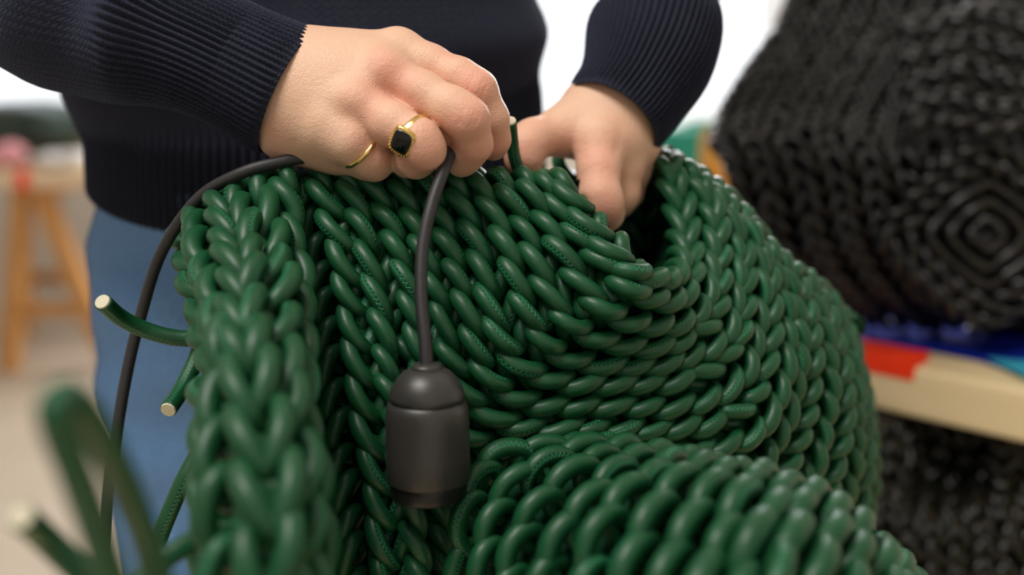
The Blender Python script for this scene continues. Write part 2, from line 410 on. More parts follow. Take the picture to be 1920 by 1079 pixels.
for i in range(8):                                     # the recessed legs between the chains
    column(pu, i + .5, -1, R0, 3.9, v0=0.3, v1=9.4, recess=2.7, out=out, phase=rng.uniform(-.4, .4))
backing_sheets = [lining(pu, 3.1 * R0)]
# left drape: straight columns
DA = [.53, .487, .476, .47, .466, .462, .458, .455, .452, .45, .448, .446]
def dcurve(pts, dd):
    pts = [(pts[0][0] + 3, pts[0][1] + 14)] + pts[1:]
    return [(pts[0][0] + 6, pts[0][1] + 14, DA[0] + dd[0])] + [(x, y, d + e) for (x, y), d, e in zip(pts, DA[1:], dd)]
A2 = [
 dcurve([(690,314),(730,413),(747,475),(757,540),(770,610),(788,700),(808,800),(825,880),(842,980),(855,1100),(860,1250)], [0]*4 + [.006,.015,.02,.02,.02,.02,.02]),
 dcurve([(640,314),(675,405),(687,467),(702,533),(716,603),(726,680),(742,780),(758,880),(778,980),(795,1100),(800,1250)], [0]*11),
 dcurve([(588,318),(613,390),(634,456),(644,522),(656,596),(668,680),(682,780),(697,880),(710,980),(722,1100),(725,1250)], [0]*11),
 dcurve([(552,326),(572,400),(585,460),(596,540),(606,610),(615,700),(625,800),(636,900),(646,1000),(655,1100),(660,1250)], [0.0,.016,.022,.024,.024,.022,.02,.016,.012,.01,.01]),
]
pa = Patch(A2); pa.side = -1
for i in (0.999, 1.999): column(pa, i + .001, 1, R0 * .96, 4.35, v0=0.3, wide=.72, out=out, phase=rng.uniform(-.3, .3), ns=14, nl=20)
column(pa, 2.99, -1, R0 * .95, 3.9, v0=1.2, out=out)
column(pa, 0.05, 1, R0, 3.9, v0=5.4, out=out, recess=.8)
for i in (0.5, 1.5, 2.5): column(pa, i, -1, R0, 3.9, v0=.3, recess=2.7, out=out, phase=rng.uniform(-.4, .4))
backing_sheets.append(lining(pa, 3.3 * R0))
# shadowed columns behind the lamp holder
B = [[(x, y, d) for (x, y), d in zip(r, (.50, .492, .485, .478, .472, .465, .46))] for r in (
 [(770,690),(782,760),(800,850),(815,930),(828,1010),(842,1100),(850,1230)],
 [(815,720),(825,790),(838,860),(850,940),(862,1020),(874,1100),(880,1230)],
 [(870,740),(872,800),(878,870),(888,950),(898,1030),(906,1110),(910,1230)],
 [(930,770),(925,820),(920,880),(925,950),(932,1030),(940,1110),(940,1230)])]
pb = Patch(B)
for i in range(4): column(pb, min(i, 2.999), 1 if i % 2 else -1, R0, 3.9, out=out, phase=rng.uniform(-.4, .4))
backing_sheets.append(lining(pb, 2.6 * R0))
# left roll nearest the jeans
LR = [
 [(538,350,0.500),(530,338,0.475),(545,400,0.467),(556,470,0.455),(562,560,0.436),(562,640,0.413),(566,720,0.398),(574,800,0.385),(584,900,0.375),(594,1000,0.370),(602,1100,0.365),(605,1230,0.365)],
 [(500,350,0.510),(484,340,0.478),(508,400,0.455),(522,465,0.433),(532,540,0.406),(537,620,0.381),(545,700,0.367),(555,780,0.357),(565,870,0.347),(575,960,0.339),(582,1060,0.333),(585,1200,0.330)],
 [(470,368,0.510),(442,352,0.481),(456,415,0.446),(468,480,0.414),(474,560,0.388),(484,640,0.361),(498,720,0.349),(512,790,0.339),(526,860,0.330),(536,940,0.322),(546,1040,0.315),(550,1180,0.311)],
 [(445,395,0.520),(408,368,0.485),(412,430,0.444),(425,500,0.409),(434,570,0.384),(440,640,0.359),(446,710,0.349),(453,780,0.339),(462,860,0.330),(470,930,0.323),(480,1020,0.316),(486,1160,0.311)],
 [(420,425,0.530),(372,400,0.490),(372,455,0.454),(388,520,0.419),(402,590,0.390),(409,650,0.371),(410,720,0.361),(409,780,0.352),(406,840,0.344),(402,900,0.337),(404,990,0.331),(408,1130,0.325)],
 [(415,460,0.550),(350,430,0.515),(345,470,0.495),(358,530,0.471),(378,600,0.449),(388,660,0.426),(390,720,0.407),(388,780,0.390),(384,840,0.380),(380,910,0.373),(378,990,0.367),(380,1120,0.361)],
 [(430,500,0.570),(365,460,0.540),(358,490,0.530),(372,550,0.520),(390,610,0.510),(402,670,0.499),(404,730,0.480),(402,790,0.461),(398,850,0.442),(394,920,0.432),(392,1000,0.422),(394,1120,0.413)],
]
pl = Patch(LR)
for i, sl in zip(range(7), (-1, 1, 1, -1, 1, -1, 1)):
    column(pl, min(i, 5.999), sl, R0 * 1.1, 5.0, v0=.3, out=out, phase=rng.uniform(-.4, .4), wide=.55, jitter=.3)
for i in (.5, 1.5, 2.5, 3.5): column(pl, i, -1, R0, 3.9, v0=.3, recess=2.7, out=out)
backing_sheets.append(lining(pl, 2.9 * R0))
# bottom right roll, nearest the camera
Q = [
 [(1110,850,0.486),(1080,835,0.470),(1000,842,0.461),(930,862,0.455),(888,908,0.447),(868,980,0.442),(862,1060,0.440),(860,1160,0.440),(860,1260,0.440)],
 [(1165,850,0.482),(1135,832,0.463),(1060,850,0.448),(990,884,0.438),(938,935,0.432),(910,1000,0.426),(900,1080,0.422),(898,1170,0.420),(898,1270,0.420)],
 [(1215,860,0.472),(1185,840,0.456),(1120,858,0.437),(1052,902,0.425),(1000,958,0.417),(966,1025,0.413),(950,1095,0.408),(942,1180,0.405),(940,1280,0.405)],
 [(1265,872,0.462),(1236,852,0.444),(1180,868,0.422),(1120,910,0.407),(1070,965,0.397),(1036,1030,0.392),(1018,1100,0.388),(1008,1185,0.385),(1004,1280,0.385)],
 [(1325,890,0.452),(1295,866,0.428),(1252,886,0.404),(1200,928,0.386),(1158,980,0.374),(1126,1040,0.368),(1106,1110,0.364),(1094,1190,0.361),(1090,1290,0.361)],
 [(1402,905,0.437),(1372,880,0.410),(1340,902,0.386),(1298,944,0.370),(1262,998,0.358),(1234,1058,0.350),(1214,1120,0.344),(1202,1200,0.340),(1198,1300,0.340)],
 [(1475,925,0.427),(1448,898,0.396),(1430,922,0.372),(1398,964,0.355),(1370,1018,0.344),(1348,1078,0.336),(1330,1140,0.331),(1320,1220,0.328),(1316,1310,0.328)],
 [(1545,960,0.427),(1522,930,0.392),(1514,955,0.366),(1490,1000,0.350),(1468,1050,0.339),(1452,1108,0.332),(1440,1170,0.328),(1434,1240,0.326),(1430,1320,0.326)],
 [(1610,1010,0.432),(1592,975,0.397),(1594,1005,0.372),(1580,1045,0.358),(1566,1095,0.349),(1556,1150,0.342),(1550,1210,0.340),(1546,1270,0.338),(1544,1340,0.338)],
 [(1665,1060,0.452),(1655,1030,0.417),(1668,1055,0.392),(1668,1100,0.378),(1662,1150,0.370),(1656,1200,0.366),(1652,1250,0.364),(1650,1300,0.362),(1650,1350,0.362)],
 [(1680,1100,0.482),(1686,1068,0.452),(1706,1090,0.432),(1712,1130,0.422),(1710,1170,0.417),(1708,1215,0.412),(1706,1260,0.412),(1705,1310,0.412),(1705,1350,0.412)],
]
pq = Patch(Q)
for k, u in enumerate([0, 1, 2, 3, 3.8, 4.5, 5.15, 5.75, 6.35, 6.95, 7.55, 8.2, 8.9, 9.6, 9.999]):
    column(pq, u, 1, R0 * (1 + .02 * min(k, 8)), 4.9, v0=.3, out=out, phase=rng.uniform(-.4, .4), ns=14, wide=.22, jitter=.25)
backing_sheets.append(lining(pq, 2.4 * R0, nu=40))
# right hump, turning away from the camera
HR = [
 [(1460,500,.60),(1438,466,.562),(1471,580,.548),(1470,690,.532),(1425,805,.515),(1350,890,.50),(1270,960,.49),(1200,1100,.48)],
 [(1500,530,.61),(1480,500,.572),(1508,600,.556),(1512,712,.545),(1480,830,.532),(1420,925,.52),(1350,1000,.51),(1280,1130,.50)],
 [(1535,560,.625),(1518,528,.590),(1550,630,.574),(1562,742,.562),(1540,860,.553),(1492,955,.546),(1430,1040,.54),(1370,1150,.535)],
 [(1565,585,.645),(1552,556,.612),(1586,660,.597),(1602,772,.588),(1594,884,.582),(1566,975,.578),(1520,1065,.575),(1470,1170,.57)],
 [(1585,615,.67),(1580,590,.645),(1610,694,.630),(1626,803,.622),(1628,903,.618),(1612,985,.616),(1588,1075,.614),(1560,1180,.61)],
 [(1580,640,.72),(1584,612,.69),(1612,712,.675),(1630,815,.668),(1634,905,.664),(1620,985,.662),(1600,1075,.66),(1580,1180,.66)],
]
ph = Patch(HR)
for k, u in enumerate(np.arange(0.62, 5.0, .62)):
    column(ph, u, 1 if k % 2 else -1, R0, 3.7, v0=.2, out=out, phase=rng.uniform(-.4, .4), wide=.8)
backing_sheets.append(lining(ph, 2.6 * R0))
# shadowed fold between the left roll and the drape
g0 = A2[3]; g1 = LR[0]; gi = np.linspace(0, 11, 12)
gr = [[(x - 24, y, d + .016) for x, y, d in g1], [(.5 * (a[0] + b_[0]), .5 * (a[1] + b_[1]), max(a[2], b_[2]) + .018) for a, b_ in zip(g0, g1)], [(x + 50, y, d + .016) for x, y, d in g0]]
pg = Patch(gr); backing_sheets.append(lining(pg, .004))
column(pg, 1.0, -1, R0, 3.9, v0=.5, out=out)
column(pg, 0.4, 1, R0, 3.9, v0=.5, out=out); column(pg, 1.6, 1, R0, 3.9, v0=.5, out=out)
# large added sheet behind the fabric, blocks light leaking through the loops
bs = []
for x, yt, dt in ((395,470,.55),(480,400,.53),(600,360,.535),(760,350,.54),(920,350,.545),(1050,400,.55),(1150,545,.56),(1260,580,.575),(1340,480,.60),(1430,520,.63),(1520,600,.66),(1600,700,.70)):
    bs.append([(x, yt, dt), (x, yt + (1250 - yt) * .25, dt), (x, yt + (1250 - yt) * .5, dt), (x * .96 + 40, yt + (1250 - yt) * .75, dt - .01), (x * .93 + 60, 1250, dt - .02)])
backing_sheets.append(lining(Patch(bs), 0.0))
# added dark pocket that keeps the opening in shade
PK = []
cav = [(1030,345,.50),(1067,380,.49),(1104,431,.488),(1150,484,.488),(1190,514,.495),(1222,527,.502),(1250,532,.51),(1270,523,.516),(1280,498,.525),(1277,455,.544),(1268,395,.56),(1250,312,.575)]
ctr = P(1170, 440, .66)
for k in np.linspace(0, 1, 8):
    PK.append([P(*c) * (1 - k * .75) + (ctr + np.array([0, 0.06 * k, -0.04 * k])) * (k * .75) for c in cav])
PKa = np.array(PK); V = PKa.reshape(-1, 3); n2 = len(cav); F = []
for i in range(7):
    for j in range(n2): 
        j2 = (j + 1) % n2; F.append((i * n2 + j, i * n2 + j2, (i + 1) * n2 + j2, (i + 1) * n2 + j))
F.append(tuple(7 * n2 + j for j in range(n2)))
backing_sheets.append((V, F, [(0, .7)] * sum(len(f) for f in F)))
# far wall of the fabric closing the shape behind
BW = Patch([[(1060 + 34 * i, 302 + (2 if i < 4 else 0) , .575), (1060 + 34 * i, 330, .585), (1062 + 33 * i, 380, .60), (1064 + 32 * i, 440, .61), (1064 + 32 * i, 520, .62)] for i in range(7)])
for i in range(7): column(BW, min(i, 5.999), 1 if i % 2 else -1, R0, 3.9, out=out)
nst = place_stitches(out, green, M['green'], 300, 'stitch', 'stitch_mass')
print('stitches', nst)
v, f, u = merge(backing_sheets); o = obj('added_backing', v, f, M['green_gap_shade'], green, u); o['label'] = 'added dark sheets behind the knit that keep the gaps between its loops in shade'  # added light-blocking sheets, not part of the knit

def cord(ctrl, name='loose_cord', r=R0, end=True, label=None, parent=green, n=60, seam=(0, -1, .3), both=False):
    c = curve(ctrl, n); V, F, UV = sweep(c, r, 20, seam_dir=seam); o = obj(name, V, F, M['green'], parent, UV)
    if label: o['label'] = label
    if end:
        t = norm(c[0] - c[1]); V, F, UV = sweep([c[0] + t * .0001, c[0] + t * 0.0009], [r * .9, r * .84], 20); e = obj('cut_end', V, F, M['core'], o, smooth=False); e['label'] = 'cream cut end of the cord filling'
    return o
cord([(193,567,.452),(225,595,.465),(270,618,.473),(330,634,.478),(385,632,.482),(440,615,.49)], label='loose green cord end reaching left across the jeans')
cord([(316,768,.458),(342,728,.472),(370,668,.482),(392,600,.488),(408,540,.495)], label='loose green cord end hanging down in front of the jeans')
cord([(292,1028,.47),(312,975,.47),(345,900,.47),(378,840,.475),(410,780,.48)], end=False, label='straight green cord with sewn zigzag seam', seam=(.5, -1, 0))
cord([(38,968,.262),(75,1000,.278),(125,1048,.285),(180,1100,.29),(240,1150,.30)], label='blurred green cord end with pale tip at the lower left')
cord([(235,1160,.25),(185,1010,.237),(143,890,.225),(112,810,.218),(104,765,.215),(130,745,.222),(170,790,.235),(215,870,.25),(250,950,.262),(280,1030,.272),(310,1140,.28)], end=False, label='large blurred loop of green cord nearest the camera')
cord([(560,965,.37),(470,985,.365),(400,1000,.36),(345,1025,.352),(290,1065,.345),(240,1120,.34)], end=False, label='green cord crossing to the big loop at the bottom left')
cord([(957,228,.490),(960,262,.50),(966,300,.505),(985,350,.51)], label='green cord end with pale tip pinched between the hands', r=R0 * .8)
rebase(green)

# ------------------------------------------------------------------ signed distance modelling for the hands
def surface_nets(Fv, org, h):
    s = Fv < 0; nx, ny, nz = Fv.shape
    cnt = np.zeros((nx - 1, ny - 1, nz - 1), int)
    cor = [(i, j, k) for i in (0, 1) for j in (0, 1) for k in (0, 1)]
    for i, j, k in cor: cnt += s[i:nx - 1 + i, j:ny - 1 + j, k:nz - 1 + k]
    act = (cnt > 0) & (cnt < 8); idx = -np.ones(act.shape, int); ci = np.argwhere(act); idx[act] = np.arange(len(ci))
    acc = np.zeros((len(ci), 3)); num = np.zeros(len(ci))
    for a in range(8):
        for b in range(a + 1, 8):
            ca, cb = np.array(cor[a]), np.array(cor[b])
            if np.abs(ca - cb).sum() != 1: continue
            fa = Fv[tuple((ci + ca).T)]; fb = Fv[tuple((ci + cb).T)]; m_ = (fa < 0) != (fb < 0)
            t = np.where(m_, fa / np.where(m_, fa - fb, 1), 0)
            acc += np.where(m_[:, None], ca + t[:, None] * (cb - ca), 0); num += m_
    V = (ci + acc / num[:, None]) * h + org; F = []
    for ax in range(3):
        a1, a2 = (ax + 1) % 3, (ax + 2) % 3
        sl0 = [slice(None)] * 3; sl1 = [slice(None)] * 3; sl0[ax] = slice(0, -1); sl1[ax] = slice(1, None)
        d = s[tuple(sl0)] != s[tuple(sl1)]; e = np.argwhere(d)
        e = e[(e[:, a1] > 0) & (e[:, a2] > 0) & (e[:, a1] < Fv.shape[a1] - 1) & (e[:, a2] < Fv.shape[a2] - 1)]
        o1 = np.zeros(3, int); o1[a1] = 1; o2 = np.zeros(3, int); o2[a2] = 1
        q = np.stack([idx[tuple((e - o1 - o2).T)], idx[tuple((e - o2).T)], idx[tuple(e.T)], idx[tuple((e - o1).T)]], 1)
        fl = s[tuple(e.T)]; q[~fl] = q[~fl][:, ::-1]; F.append(q)
    return V, np.concatenate(F)
def smin(a, b, k):
    h_ = np.maximum(k - np.abs(a - b), 0) / k; return np.minimum(a, b) - h_ * h_ * k * .25
CS = lambda px, py, d: np.array([(px - W / 2) / FPX * d, (py - H / 2) / FPX * d, d])     # camera space: right, down, forward
def to_world(V): return CAM + V[:, :1] * RX - V[:, 1:2] * UP + V[:, 2:3] * FW

class Hand:
    def __init__(s, lo, hi, h):
        s.h = h; s.lo = np.array(lo); n = np.ceil((np.array(hi) - s.lo) / h).astype(int) + 1
        g = [s.lo[i] + h * np.arange(n[i]) for i in range(3)]; s.X = np.stack(np.meshgrid(*g, indexing='ij'), -1).astype(np.float32)
    def cap(s, a, b):
        A, B = CS(*a[:3]).astype(np.float32), CS(*b[:3]).astype(np.float32); ra, rb = a[3] / 1000, b[3] / 1000
        ab = B - A; t = np.clip(((s.X - A) @ ab) / (ab @ ab), 0, 1); return np.linalg.norm(s.X - A - t[..., None] * ab, axis=-1) - (ra + (rb - ra) * t)
    def chain(s, pts, k=0.004):
        F = None
        for a, b in zip(pts[:-1], pts[1:]):
            c = s.cap(a, b); F = c if F is None else smin(F, c, k)
        return F
    def ball(s, px, py, d, r): return np.linalg.norm(s.X - CS(px, py, d).astype(np.float32), axis=-1) - r / 1000
    def groove(s, F, a, b, depth, width):
        """shallow crease along segment a-b"""
        A, B = CS(*a).astype(np.float32), CS(*b).astype(np.float32); ab = B - A
        t = np.clip(((s.X - A) @ ab) / (ab @ ab), 0, 1); q = np.linalg.norm(s.X - A - t[..., None] * ab, axis=-1)
        return F + depth / 1000 * np.exp(-(q / (width / 1000)) ** 2)

def flush_values(V, spots):
    f = np.zeros(len(V))
    for px, py, d, r, a in spots: f += a * np.exp(-(np.linalg.norm(V - CS(px, py, d), axis=1) / (r / 1000)) ** 2)
    return np.clip(f, -0.3, 1)

def hand_left():
    h = Hand([-.142, -.145, .435], [.006, -.042, .522], 0.00075)
    mk = .012
    palm = h.chain([(470,130,.490,18), (560,168,.490,20.5), (640,180,.490,24)], .02)
    for a, b in [((580,142,.490,19), (742,106,.488,12.0)), ((576,156,.484,20), (716,140,.474,13)), ((556,172,.482,22), (668,196,.468,13)), ((560,208,.484,20), (618,240,.468,12.5))]:
        palm = smin(palm, h.cap(a, b), .014)
    palm = smin(palm, h.chain([(560,240,.486,16), (640,262,.482,14), (700,262,.486,14), (800,230,.494,12)], .01), .012)
    idx = h.chain([(744,103,.486,10.4), (804,124,.481,9.9), (860,148,.476,9.4), (893,170,.474,9.5), (920,222,.479,8.1), (926,262,.486,7.4), (924,276,.490,6.6)], .005)
    mid = h.chain([(722,142,.472,10.6), (790,176,.464,10.1), (848,205,.458,9.6), (876,224,.457,9.6), (888,270,.465,8.2), (872,292,.472,7.8), (864,304,.476,7.2)], .005)
    rin = h.chain([(672,195,.466,9.8), (735,232,.456,9.7), (785,262,.451,9.2), (796,282,.452,8.8), (780,300,.460,7.8), (762,306,.472,7.2)], .005)
    pin = h.chain([(622,240,.464,9.8), (658,268,.4605,8.8), (694,296,.466,8.2), (702,305,.471,7.8), (690,308,.476,7.2)], .005)
    thu = h.chain([(640,240,.50,13), (740,235,.503,11), (820,255,.500,9.5), (868,285,.496,8.2)], .008)
    F = None
    for f_, kk in ((idx, .010), (mid, .010), (rin, .010), (pin, .010), (thu, .012)):
        g = smin(palm, f_, kk); F = g if F is None else smin(F, g, .0016)
    # knuckle swellings, tendons
    F = smin(F, h.ball(722,128,.464,6.0), .010); F = smin(F, h.ball(668,186,.459,6.0), .010); F = smin(F, h.ball(752,92,.484,5.5), .009)
    for a, b in [((716,135,.458), (610,130,.462)), ((664,190,.454), (590,178,.458))]:
        F = h.groove(F, a, b, -.5, 3.0)
    for a, b, dp, w in [((790,150,.467), (745,128,.470), 1.1, 3.2), ((770,190,.455), (712,170,.459), .9, 3.4),
                        ((700,168,.455), (640,150,.460), .7, 4.5), ((650,215,.452), (610,200,.458), .6, 4.5)]:
        F = h.groove(F, a, b, dp, w)
    for (x, y, d, dx, dy) in [(896,160,.4645,.45,-1), (880,222,.4475,.5,-1)]:     # creases over the bent joints
        for k in (-12, -4, 5, 13):
            nx, ny = x + k * 1.0, y + k * .55
            F = h.groove(F, (nx - dx * 16, ny - dy * 16, d), (nx + dx * 13, ny + dy * 13, d), .45, .8)
    for k in range(5): F = h.groove(F, (548 + 9 * k, 262, .462), (556 + 9 * k, 292, .470), .28, .9)
    F = h.groove(F, (768,316,.452), (812,300,.449), .4, .7)
    V, Q_ = surface_nets(F, h.lo, h.h)
    fl = flush_values(V, [(722,125,.46,9,.6), (668,188,.455,10,.4), (898,160,.466,11,.7), (882,222,.449,11,.65), (760,170,.46,12,.45), (800,250,.445,11,.35), (710,300,.45,10,.5),
                          (785,305,.45,11,.55), (885,300,.46,12,.6), (930,270,.48,13,.7), (530,240,.47,14,.45), (840,110,.475,12,.35), (600,190,.462,18,-.25), (620,110,.47,16,-.2), (700,235,.455,14,.3)])
    return V, Q_, fl
def hand_right():
    h = Hand([-.006, -.135, .495], [.092, -.022, .612], 0.0008)
    palm = h.chain([(1200,140,.570,18), (1160,208,.560,21), (1142,232,.558,22)], .02)
    for a, b in [((1138,215,.554,17), (1118,262,.536,12)), ((1150,212,.558,18), (1158,268,.542,12)), ((1170,215,.562,19), (1184,275,.560,12)), ((1180,220,.572,18), (1194,285,.58,11.5))]:
        palm = smin(palm, h.cap(a, b), .014)
    palm = smin(palm, h.cap((1124,206,.553,14), (1085,232,.548,11)), .014)
    idx = h.chain([(1118,268,.532,11.0), (1122,320,.525,10.6), (1124,365,.520,10.2), (1128,382,.521,10.4), (1136,400,.532,9.0), (1142,404,.548,8)], .005)
    mid = h.chain([(1156,272,.545,11.0), (1166,320,.546,10.2), (1164,362,.548,9.8), (1160,376,.556,8.8), (1155,380,.57,8)], .005)
    rin = h.chain([(1184,278,.562,10.5), (1184,325,.566,9.4), (1176,362,.572,8.6), (1168,370,.585,8)], .005)
    pin = h.chain([(1194,285,.578,9.5), (1190,320,.585,8.4), (1180,345,.592,8)], .005)
    thu = h.chain([(1095,228,.549,12.5), (1045,248,.538,11.2), (1000,262,.528,10.2), (984,276,.523,9.8), (982,300,.522,8.4), (986,312,.524,7.2)], .006)
    F = None
    for f_, kk in ((idx, .011), (mid, .010), (rin, .010), (pin, .010), (thu, .014)):
        g = smin(palm, f_, kk); F = g if F is None else smin(F, g, .0018)
    F = h.groove(F, (1146,290,.522), (1156,245,.528), 1.0, 3.0); F = h.groove(F, (1060,262,.53), (1098,276,.535), 1.0, 3.2)
    F = h.groove(F, (1070,255,.534), (1085,235,.536), .8, 3.5)
    F = h.groove(F, (1093,372,.514), (1100,378,.510), 1.3, 1.8)
    for k in (-8, 0, 8): F = h.groove(F, (1094, 300 + k * 2.2, .519), (1120, 292 + k * 2.2, .513), .25, .9)
    V, Q_ = surface_nets(F, h.lo, h.h)
    fl = flush_values(V, [(1120,300,.515,14,.5), (1130,395,.512,14,.6), (1180,340,.55,14,.45), (975,290,.515,13,.6), (1060,262,.53,10,.5), (1010,250,.525,10,.3), (1130,200,.54,20,-.2), (1150,250,.53,12,.3)])
    return V, Q_, fl
V1, F1, c1 = hand_left(); V2, F2, c2 = hand_right(); V1 = to_world(V1); V2 = to_world(V2)
def ring_loft(rings, closed=True, cap=True, uvs=(1, 1)):
    """rings: array n x m x 3"""
    R_ = np.asarray(rings); n, m_ = R_.shape[:2]; V = R_.reshape(-1, 3); F = []; UV = []
    for i in range(n - 1):
        for j in range(m_):
            j2 = (j + 1) % m_; F.append((i * m_ + j, i * m_ + j2, (i + 1) * m_ + j2, (i + 1) * m_ + j))
            UV += [(j / m_ * uvs[0], i / (n - 1) * uvs[1]), ((j + 1) / m_ * uvs[0], i / (n - 1) * uvs[1]), ((j + 1) / m_ * uvs[0], (i + 1) / (n - 1) * uvs[1]), (j / m_ * uvs[0], (i + 1) / (n - 1) * uvs[1])]
    if cap:
        F.append(tuple(range(m_))[::-1]); UV += [(0, 0)] * m_; F.append(tuple((n - 1) * m_ + k for k in range(m_))); UV += [(0, 0)] * m_
    return V, F, UV
# arms and trunk hidden inside the clothes keep the figure one body
armL = [(545,172,.49),(300,60,.50),(0,-60,.53),(-330,-210,.58),(-150,-560,.64),(200,-900,.70)]
armR = [(1170,170,.565),(1225,60,.59),(1270,-60,.61),(1360,-300,.66),(1200,-620,.70),(960,-900,.72)]
TX, TY = -0.143, 0.70
aL = sweep(curve(armL, 40), np.interp(np.linspace(0, 1, 40), [0, .5, 1], [.022, .036, .042]), 16)
aR = sweep(curve(armR, 40), np.interp(np.linspace(0, 1, 40), [0, .5, 1], [.022, .036, .042]), 16)
th = np.linspace(0, 2 * math.pi, 40, endpoint=False)
trunk = ring_loft([[(TX + a * math.cos(t), TY + b * math.sin(t), z) for t in th] for z, a, b in [(0.82,.13,.085),(0.95,.135,.09),(1.05,.125,.085),(1.15,.118,.08),(1.3,.14,.09),(1.42,.16,.085),(1.47,.08,.05)]])
v, f, u = merge([(V1, [tuple(q) for q in F1], []), (V2, [tuple(q) for q in F2], []), aL, aR, trunk])
pers = thing('person', 'person in a navy ribbed sweater and blue jeans threading cord with both hands', 'person', (TX, TY, 0))
body = obj('body', v, f, M['skin'], pers)
a_ = body.data.attributes.new('flush', 'FLOAT', 'POINT'); fl = np.zeros(len(v), np.float32); fl[:len(V1)] = c1; fl[len(V1):len(V1) + len(V2)] = c2; a_.data.foreach_set('value', fl)
body['label'] = 'bare hands working at the rim of the knit'
sm = body.modifiers.new('smooth', 'SMOOTH'); sm.factor = 0.5; sm.iterations = 2
# fingernail
def nail(c, t, n, w, l):
    t = norm(np.array(t, float)); n = np.array(n, float); n = norm(n - t * (n @ t)); s_ = np.cross(t, n); V = []; F = []
    for i in range(9):
        for j in range(9):
            a = (i - 4) / 4; b_ = (j - 4) / 4; ww = w * (1 - .25 * max(0, b_) ** 2)
            V.append(c + s_ * a * ww + t * b_ * l + n * (-.0035 * a * a * .6 - .0006 * b_ * b_))
    for i in range(8):
        for j in range(8): F.append((i * 9 + j, (i + 1) * 9 + j, (i + 1) * 9 + j + 1, i * 9 + j + 1))
    o = obj('fingernail', V, F, M['nail'], body); s = o.modifiers.new('thick', 'SOLIDIFY'); s.thickness = .0005; return o
nail(P(937,268,.4835), P(934,285,.487) - P(938,255,.482), P(975,262,.462) - P(924,270,.487), .0042, .0048)

def rib_sleeve(ctrl, radii, cuff_len, n_ribs, name, nseg=300, folds=(), flat=None, label=None):
    pts = [P(*c) for c in ctrl]; C = catmull(pts, np.linspace(0, len(pts) - 1, nseg)); Rr = catmull(np.array(radii)[:, None] / 1000., np.linspace(0, len(pts) - 1, nseg))[:, 0]
    L = np.concatenate([[0], np.cumsum(np.linalg.norm(np.diff(C, axis=0), axis=1))])
    # resample: denser near the cuff
    ss = np.concatenate([np.linspace(0, .16, 170, endpoint=False), np.linspace(.16, L[-1], 60)]); C = np.stack([np.interp(ss, L, C[:, k]) for k in range(3)], 1); Rr = np.interp(ss, L, Rr); n = len(ss)
    T = norm(np.gradient(C, axis=0)); a = norm(np.cross(T[0], np.cross([0, -1, 0.2], T[0]))); A = np.zeros((n, 3))
    for i in range(n): a = norm(a - T[i] * (a @ T[i])); A[i] = a
    B_ = np.cross(T, A); m_ = n_ribs * 6; thh = np.linspace(0, 2 * math.pi, m_, endpoint=False)
    cuffw = 1 / (1 + np.exp((ss - cuff_len) / .004))
    amp = (0.0012 * cuffw + .0002) * (1 - .85 * np.exp(-(ss / .004) ** 2))
    rr = Rr[:, None] + amp[:, None] * np.cos(n_ribs * thh)[None]
    # rolled cuff edge
    rr -= (0.0012 * np.exp(-(ss / .003) ** 2))[:, None]
    for s_c, w_, am, th_c, tw in folds:
        rr += am * np.exp(-((ss[:, None] - s_c - 0.012 * np.sin(thh - th_c)[None] * tw) / w_) ** 2) * (0.55 + 0.45 * np.cos(thh - th_c))[None]
    V = C[:, None] + rr[..., None] * (np.cos(thh)[None, :, None] * A[:, None] + np.sin(thh)[None, :, None] * B_[:, None])
    # inner return of the cuff
    inner = C[0] + T[0] * .03 + (rr[0][:, None] - .002) * (np.cos(thh)[:, None] * A[0] + np.sin(thh)[:, None] * B_[0])
    inner0 = C[0] + T[0] * .002 + (rr[0][:, None] - .0025) * (np.cos(thh)[:, None] * A[0] + np.sin(thh)[:, None] * B_[0])
    R_ = np.concatenate([inner[None], V]); v, f, u = ring_loft(R_, cap=False)
    # uv: x in ribs, y in rows of 2.2 mm
    rows = np.concatenate([[-.03], ss]) / .0024; uv = []
    for i in range(len(R_) - 1):
        for j in range(m_): uv += [(j / 6 * 1, rows[i]), ((j + 1) / 6, rows[i]), ((j + 1) / 6, rows[i + 1]), (j / 6, rows[i + 1])]
    o = obj(name, v, f, M['wool'], sweater, uv)
    if label: o['label'] = label
    return o
# ------------------------------------------------------------------ sweater and jeans
def torso_rings():
    zs = np.concatenate([np.linspace(1.068, 1.165, 60), np.linspace(1.17, 1.5, 40)]); m_ = 150 * 6; thh = np.linspace(0, 2 * math.pi, m_, endpoint=False); R_ = []; 
    for z in zs:
        tilt = 0.014 * np.cos(thh)
        hem = 1 / (1 + np.exp((z - (1.122 + tilt)) / .003))
        wv = 0.004 * np.sin(3 * thh + z * 20) + .003 * np.sin(5 * thh - z * 31)
        out_ = (0.010 * np.exp(-((z - 1.155 - tilt) / .02) ** 2) * (1 - hem)) + wv * (1 - hem) 
        a0 = np.interp(z, [1.05, 1.10, 1.2, 1.35, 1.44, 1.5], [.150, .147, .141, .17, .17, .06]); b0 = np.interp(z, [1.05, 1.2, 1.44, 1.5], [.108, .108, .10, .05])
        k = 0.0026 * np.cos(150 * thh) * hem + .0001 * np.cos(150 * thh)
        rx, ry = a0 + out_ + k + .016 * np.maximum(0, np.cos(thh)), b0 + out_ + k
        roll = -.003 * math.exp(-((z - 1.068) / .002) ** 2)
        R_.append(np.stack([TX + (rx + roll) * np.cos(thh), TY + (ry + roll) * np.sin(thh), z - .026 * np.maximum(0, -np.sin(thh)) * math.exp(-((z - 1.068) / .12) ** 2)], 1))
    return np.array(R_), m_, zs
R_, m_, zs = torso_rings(); v, f, _ = ring_loft(R_, cap=False); uv = []
